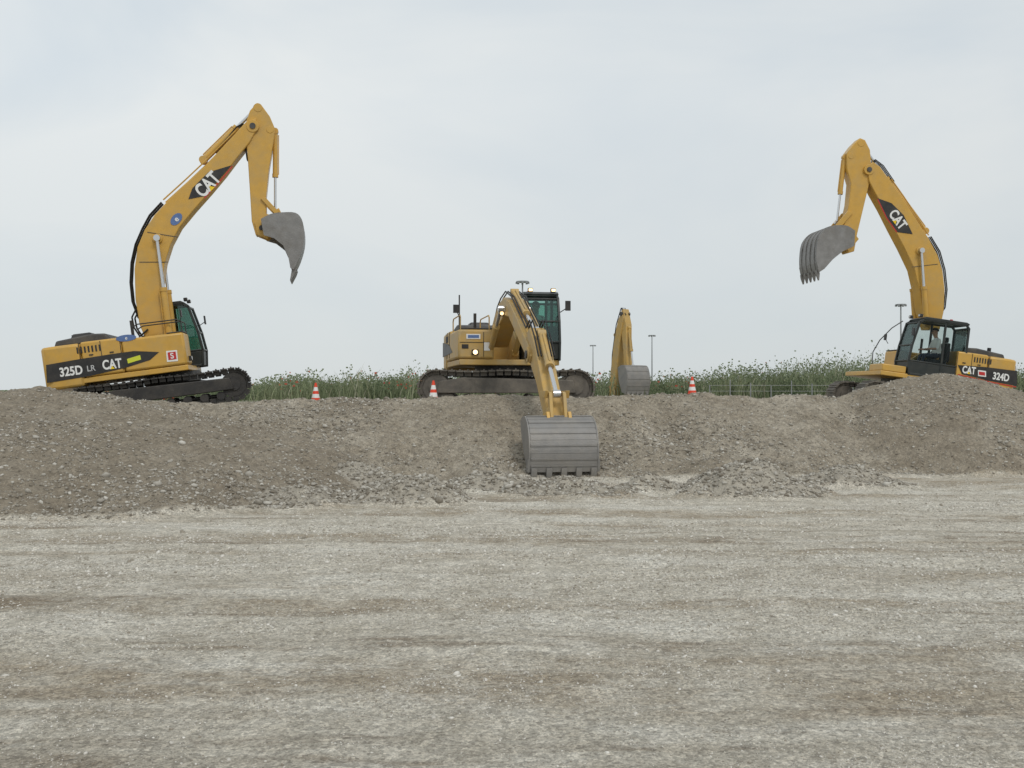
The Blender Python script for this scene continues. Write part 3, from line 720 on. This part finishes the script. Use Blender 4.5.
def stonemat(name,ca,cb_):
    m=bpy.data.materials.new(name); nt,N,L=nodes_of(m); b=N['Principled BSDF']; b.inputs['Roughness'].default_value=.9; b.inputs['Specular IOR Level'].default_value=.2
    a=N.new('ShaderNodeAttribute'); a.attribute_name='shade'
    tc=N.new('ShaderNodeTexCoord'); nz=N.new('ShaderNodeTexNoise'); nz.inputs['Scale'].default_value=30; nz.inputs['Detail'].default_value=4; L.new(tc.outputs['Object'],nz.inputs['Vector'])
    ad=N.new('ShaderNodeMath'); ad.operation='MULTIPLY_ADD'; L.new(nz.outputs['Fac'],ad.inputs[0]); ad.inputs[1].default_value=.5; ad.inputs[2].default_value=-.25
    a2=N.new('ShaderNodeMath'); a2.operation='ADD'; L.new(a.outputs['Fac'],a2.inputs[0]); L.new(ad.outputs[0],a2.inputs[1])
    cr=N.new('ShaderNodeValToRGB'); cr.color_ramp.elements[0].color=ca+(1,); cr.color_ramp.elements[1].color=cb_+(1,)
    L.new(a2.outputs[0],cr.inputs[0]); L.new(cr.outputs[0],b.inputs['Base Color']); return m
def samp_berm(n):
    y=RNG.uniform(11,24.5,n*2); x=RNG.uniform(-.62,.62,n*2)*y
    z,b,pm,mm=terrain(x,y,False,True)
    foot=np.exp(-((z-.3)/.3)**2)
    patch=sms((vn(x,y,1.6,55)+.5*vn(x,y,.5,56)+.15)/.5)
    cl=.14+.6*patch*(1-.45*mm)+.18*foot+.75*pm
    k=(b>.15)&(RNG.uniform(0,1,n*2)<np.clip(cl,.05,1)); x=x[k];y=y[k];pm=pm[k]; foot=foot[k]; patch=patch[k]
    u=RNG.uniform(0,1,len(x))
    s=.009+.024*u**3+(RNG.uniform(0,1,len(x))<.010+.008*foot+.03*patch*(x>-4))*RNG.uniform(.012,.042,len(x)); s*=(1+.1*pm)
    return x,y,s
o,me=stones('bank_stones',115000,samp_berm,'loose grey stones strewn over the gravel bank'); me.materials.append(stonemat('bank_stone',(.19,.165,.13),(.54,.515,.46)))
def samp_gnd(n):
    t=RNG.uniform(0,1,n); y=2.8*(18/2.8)**t; x=RNG.uniform(-.62,.62,n)*y
    _,b=terrain(x,y,False); cl=.4+.6*vn(x*.35,y,.7,65)+.45*vn(x,y,.25,66)
    k=(b<.5)&(RNG.uniform(0,1,n)<np.clip(cl,.05,1)); x=x[k];y=y[k]
    s=.003+.006*RNG.uniform(0,1,len(x))**2.5+(RNG.uniform(0,1,len(x))<.008)*.010; s*=np.clip(y/5.5,.8,1.9)
    return x,y,s
o,me=stones('ground_gravel',190000,samp_gnd,'fine pale gravel scattered over the dusty ground'); me.materials.append(stonemat('ground_stone',(.29,.26,.21),(.76,.73,.67)))

# ------------------------------------------------------------------ vegetation belt
def blades(name,n,ca,cb_,label,hmul=1,w=.03,flower=False,patch=None):
    y=RNG.uniform(44,80,n); a=RNG.uniform(-.62,.62,n); x=a*y
    hp=np.interp(a*1000+512,[-100,50,240,300,380,450,600,700,760,840,1100],[.25,.3,.5,.95,1.3,1.0,.9,1.1,1.55,1.75,1.2])
    cl=vn(x,y,2.6,91)*.5+vn(x,y,.9,92)*.5
    if patch is not None:
        k=(vn(x,y,2.5,patch)>.3)&(RNG.uniform(0,1,n)<np.where(a<.12,1,.35)); x,y,hp,cl=x[k],y[k],hp[k],cl[k]; n=len(x)
    h=hp*hmul*np.clip(.72+1.0*cl,.2,2)*RNG.uniform(.4,1.15,n)
    z,_=terrain(x,y,False)
    lean=RNG.normal(0,.36,(n,2))*h[:,None]+np.array([.1,0])
    ang=RNG.uniform(0,math.pi,n); dx=np.cos(ang)*w*RNG.uniform(.5,1.3,n); dy=np.sin(ang)*w
    if not flower:
        p0=np.stack([x-dx,y-dy,z-.05],-1);p1=np.stack([x+dx,y+dy,z-.05],-1)
        p2=np.stack([x+dx+lean[:,0]*.4,y+dy+lean[:,1]*.4,z+h*.6],-1);p3=np.stack([x-dx+lean[:,0]*.4,y-dy+lean[:,1]*.4,z+h*.6],-1)
        p4=np.stack([x+lean[:,0],y+lean[:,1],z+h],-1)
        co=np.stack([p0,p1,p2,p3,p4],1).reshape(-1,3).astype(np.float32)
        b=5*np.arange(n)[:,None]
        f=np.concatenate([b+np.array([[0,1,2]]),b+np.array([[0,2,3]]),b+np.array([[3,2,4]])]); k=5
    else:
        zz=z+h
        p0=np.stack([x-dx,y-dy,zz],-1);p1=np.stack([x+dx,y+dy,zz],-1);p2=np.stack([x+dx,y+dy,zz+w*1.5],-1);p3=np.stack([x-dx,y-dy,zz+w*1.5],-1)
        co=np.stack([p0,p1,p2,p3],1).reshape(-1,3).astype(np.float32); b=4*np.arange(n)[:,None]
        f=np.concatenate([b+np.array([[0,1,2]]),b+np.array([[0,2,3]])]); k=4
    me=fastmesh(name,co,f,3)
    fattr(me,'shade',np.repeat(np.clip(.5+.8*cl+RNG.normal(0,.2,n),0,1),k))
    me.materials.append(stonemat(name,ca,cb_))
    o=bpy.data.objects.new(name,me); COL.objects.link(o); o['kind']='stuff'; o['label']=label; o['category']='grass'
blades('wild_grass',80000,(.085,.115,.06),(.25,.28,.165),'tall grey-green wild grass beyond the gravel bank',w=.018)
blades('leafy_weeds',90000,(.075,.105,.055),(.22,.26,.15),'leafy weeds mixed into the wild grass',1.0,.04,True)
blades('dry_grass',9000,(.28,.27,.19),(.44,.42,.32),'pale dry grass stems among the green grass',1.12,.012)
blades('red_flowers',9000,(.36,.08,.05),(.55,.14,.09),'small red flower heads above the grass',1.05,.05,True,patch=140)

# ------------------------------------------------------------------ traffic cones
def cone(x,y,h,dz=0):
    z=float(terrain(np.array([x]),np.array([y]))[0][0])+dz
    r=root('traffic_cone',(x,y,z),0,'orange traffic cone with white bands standing on gravel bank','traffic cone','traffic cones along the gravel bank')
    k=h/.75; b=MB(); b.box((0,0,.02),(.42*k,.42*k,.04)); b.obj('base',[ORG],r,bevel=.01)
    b=MB(); R=lambda t:(.17*(1-t)+.03*t)*k
    seg=[0,.3,.48,.62,.8,1]
    for i in range(5): b.cyl((0,0,.04+(h-.04)*seg[i]),(0,0,.04+(h-.04)*seg[i+1]),R(seg[i]),R(seg[i+1]),n=20,mi=1 if i in(1,3) else 0)
    b.obj('cone_body',[ORG,WHT],r)
cone(-5.3,27,.62); cone(-1.76,22.4,.56); cone(4.0,22.2,.48)
# ------------------------------------------------------------------ light masts
for px,d,top in((522.5,270,281),(593,600,345),(652,500,335),(901,330,304)):
    zt=EYE+(HY-top)*d/1000; x=(px-512)/1000*d
    r=root('light_mast',(x,d,1.1),0,'tall grey floodlight mast standing beyond the field','light mast','floodlight masts on the horizon')
    b=MB(); b.cyl((0,0,0),(0,0,zt-1.1),.38,.2,n=12); b.obj('pole',[GAL],r)
    b=MB(); b.cyl((0,0,zt-1.45),(0,0,zt-1.15),1.7,n=16)
    for k in range(8):
        t=k*math.pi/4; b.box((1.6*math.cos(t),1.6*math.sin(t),zt-1.6),(.55,.55,.5))
    b.obj('lamp_crown',[GAL],r)
# ------------------------------------------------------------------ wire fence
r=root('wire_fence',(10,43,1.1),0,'wire fence with thin posts in front of tall grass','fence')
for k in range(8):
    x=-1.5+k*.88; z=float(terrain(np.array([10+x]),np.array([43.]))[0][0])-1.1
    b=MB(); b.cyl((x,0,z-.1),(x,0,z+.75+.12*((k*2)%3)),.022,n=8); b.obj('fence_post',[GAL],r)
for z in(.45,.7):
    b=MB(); b.tube([(-1.5,0,z),(4.7,0,z)],.006,n=5); b.obj('wire',[GAL],r)

# ------------------------------------------------------------------ world / light
w=bpy.data.worlds.new('World'); scene.world=w; w.use_nodes=True; nt=w.node_tree;N=nt.nodes;L=nt.links
bg=N['Background']; bg.inputs['Strength'].default_value=.1
sky=N.new('ShaderNodeTexSky'); sky.sky_type='NISHITA'; sky.sun_disc=False; sky.sun_elevation=math.radians(50); sky.sun_rotation=math.radians(200)
tc=N.new('ShaderNodeTexCoord'); mp=N.new('ShaderNodeMapping'); mp.inputs['Scale'].default_value=(1,1,2.6); L.new(tc.outputs['Generated'],mp.inputs['Vector'])
nz=N.new('ShaderNodeTexNoise'); nz.inputs['Scale'].default_value=1.9; nz.inputs['Detail'].default_value=5; nz.inputs['Roughness'].default_value=.5; nz.inputs['Distortion'].default_value=.4
L.new(mp.outputs[0],nz.inputs['Vector'])
mr=N.new('ShaderNodeMapRange'); mr.inputs[1].default_value=.38; mr.inputs[2].default_value=.62; L.new(nz.outputs['Fac'],mr.inputs[0])
mx=N.new('ShaderNodeMix'); mx.data_type='RGBA'; mx.inputs[6].default_value=(6.5,7.15,7.6,1); mx.inputs[7].default_value=(7.9,8.2,8.2,1); L.new(mr.outputs[0],mx.inputs[0])
sep=N.new('ShaderNodeSeparateXYZ'); L.new(tc.outputs['Generated'],sep.inputs[0])
m2=N.new('ShaderNodeMapRange'); m2.inputs[1].default_value=.0; m2.inputs[2].default_value=.28; m2.inputs[3].default_value=.85; m2.inputs[4].default_value=0; L.new(sep.outputs['Z'],m2.inputs[0])
mx2=N.new('ShaderNodeMix'); mx2.data_type='RGBA'; mx2.inputs[7].default_value=(6.3,6.7,6.8,1); L.new(m2.outputs[0],mx2.inputs[0]); L.new(mx.outputs[2],mx2.inputs[6])
mxl=N.new('ShaderNodeMapRange'); mxl.inputs[1].default_value=-.5; mxl.inputs[2].default_value=.5; mxl.inputs[3].default_value=1.06; mxl.inputs[4].default_value=.97; L.new(sep.outputs['X'],mxl.inputs[0])
vm=N.new('ShaderNodeVectorMath'); vm.operation='SCALE'; L.new(mx2.outputs[2],vm.inputs[0]); L.new(mxl.outputs[0],vm.inputs['Scale'])
mx3=N.new('ShaderNodeMix'); mx3.data_type='RGBA'; mx3.inputs[0].default_value=.94; L.new(sky.outputs[0],mx3.inputs[6]); L.new(vm.outputs[0],mx3.inputs[7])
L.new(mx3.outputs[2],bg.inputs['Color'])
sl=bpy.data.lights.new('sun','SUN'); sl.energy=1.2; sl.angle=math.radians(16); sl.color=(1,.96,.9)
so=bpy.data.objects.new('sun',sl); COL.objects.link(so); so.rotation_euler=(math.radians(42),0,math.radians(28)); so.location=(0,0,40)
scene.view_settings.view_transform='Standard'; scene.view_settings.look='None'; scene.view_settings.exposure=0
cd=bpy.data.cameras.new('camera'); cam=bpy.data.objects.new('camera',cd); COL.objects.link(cam); cam.location=(0,0,EYE)
cd.sensor_width=36; cd.lens=36*F/1024; cd.clip_end=12000; cd.clip_start=.05
cam.rotation_euler=(math.radians(90)+math.atan(6/F),0,0); scene.camera=cam
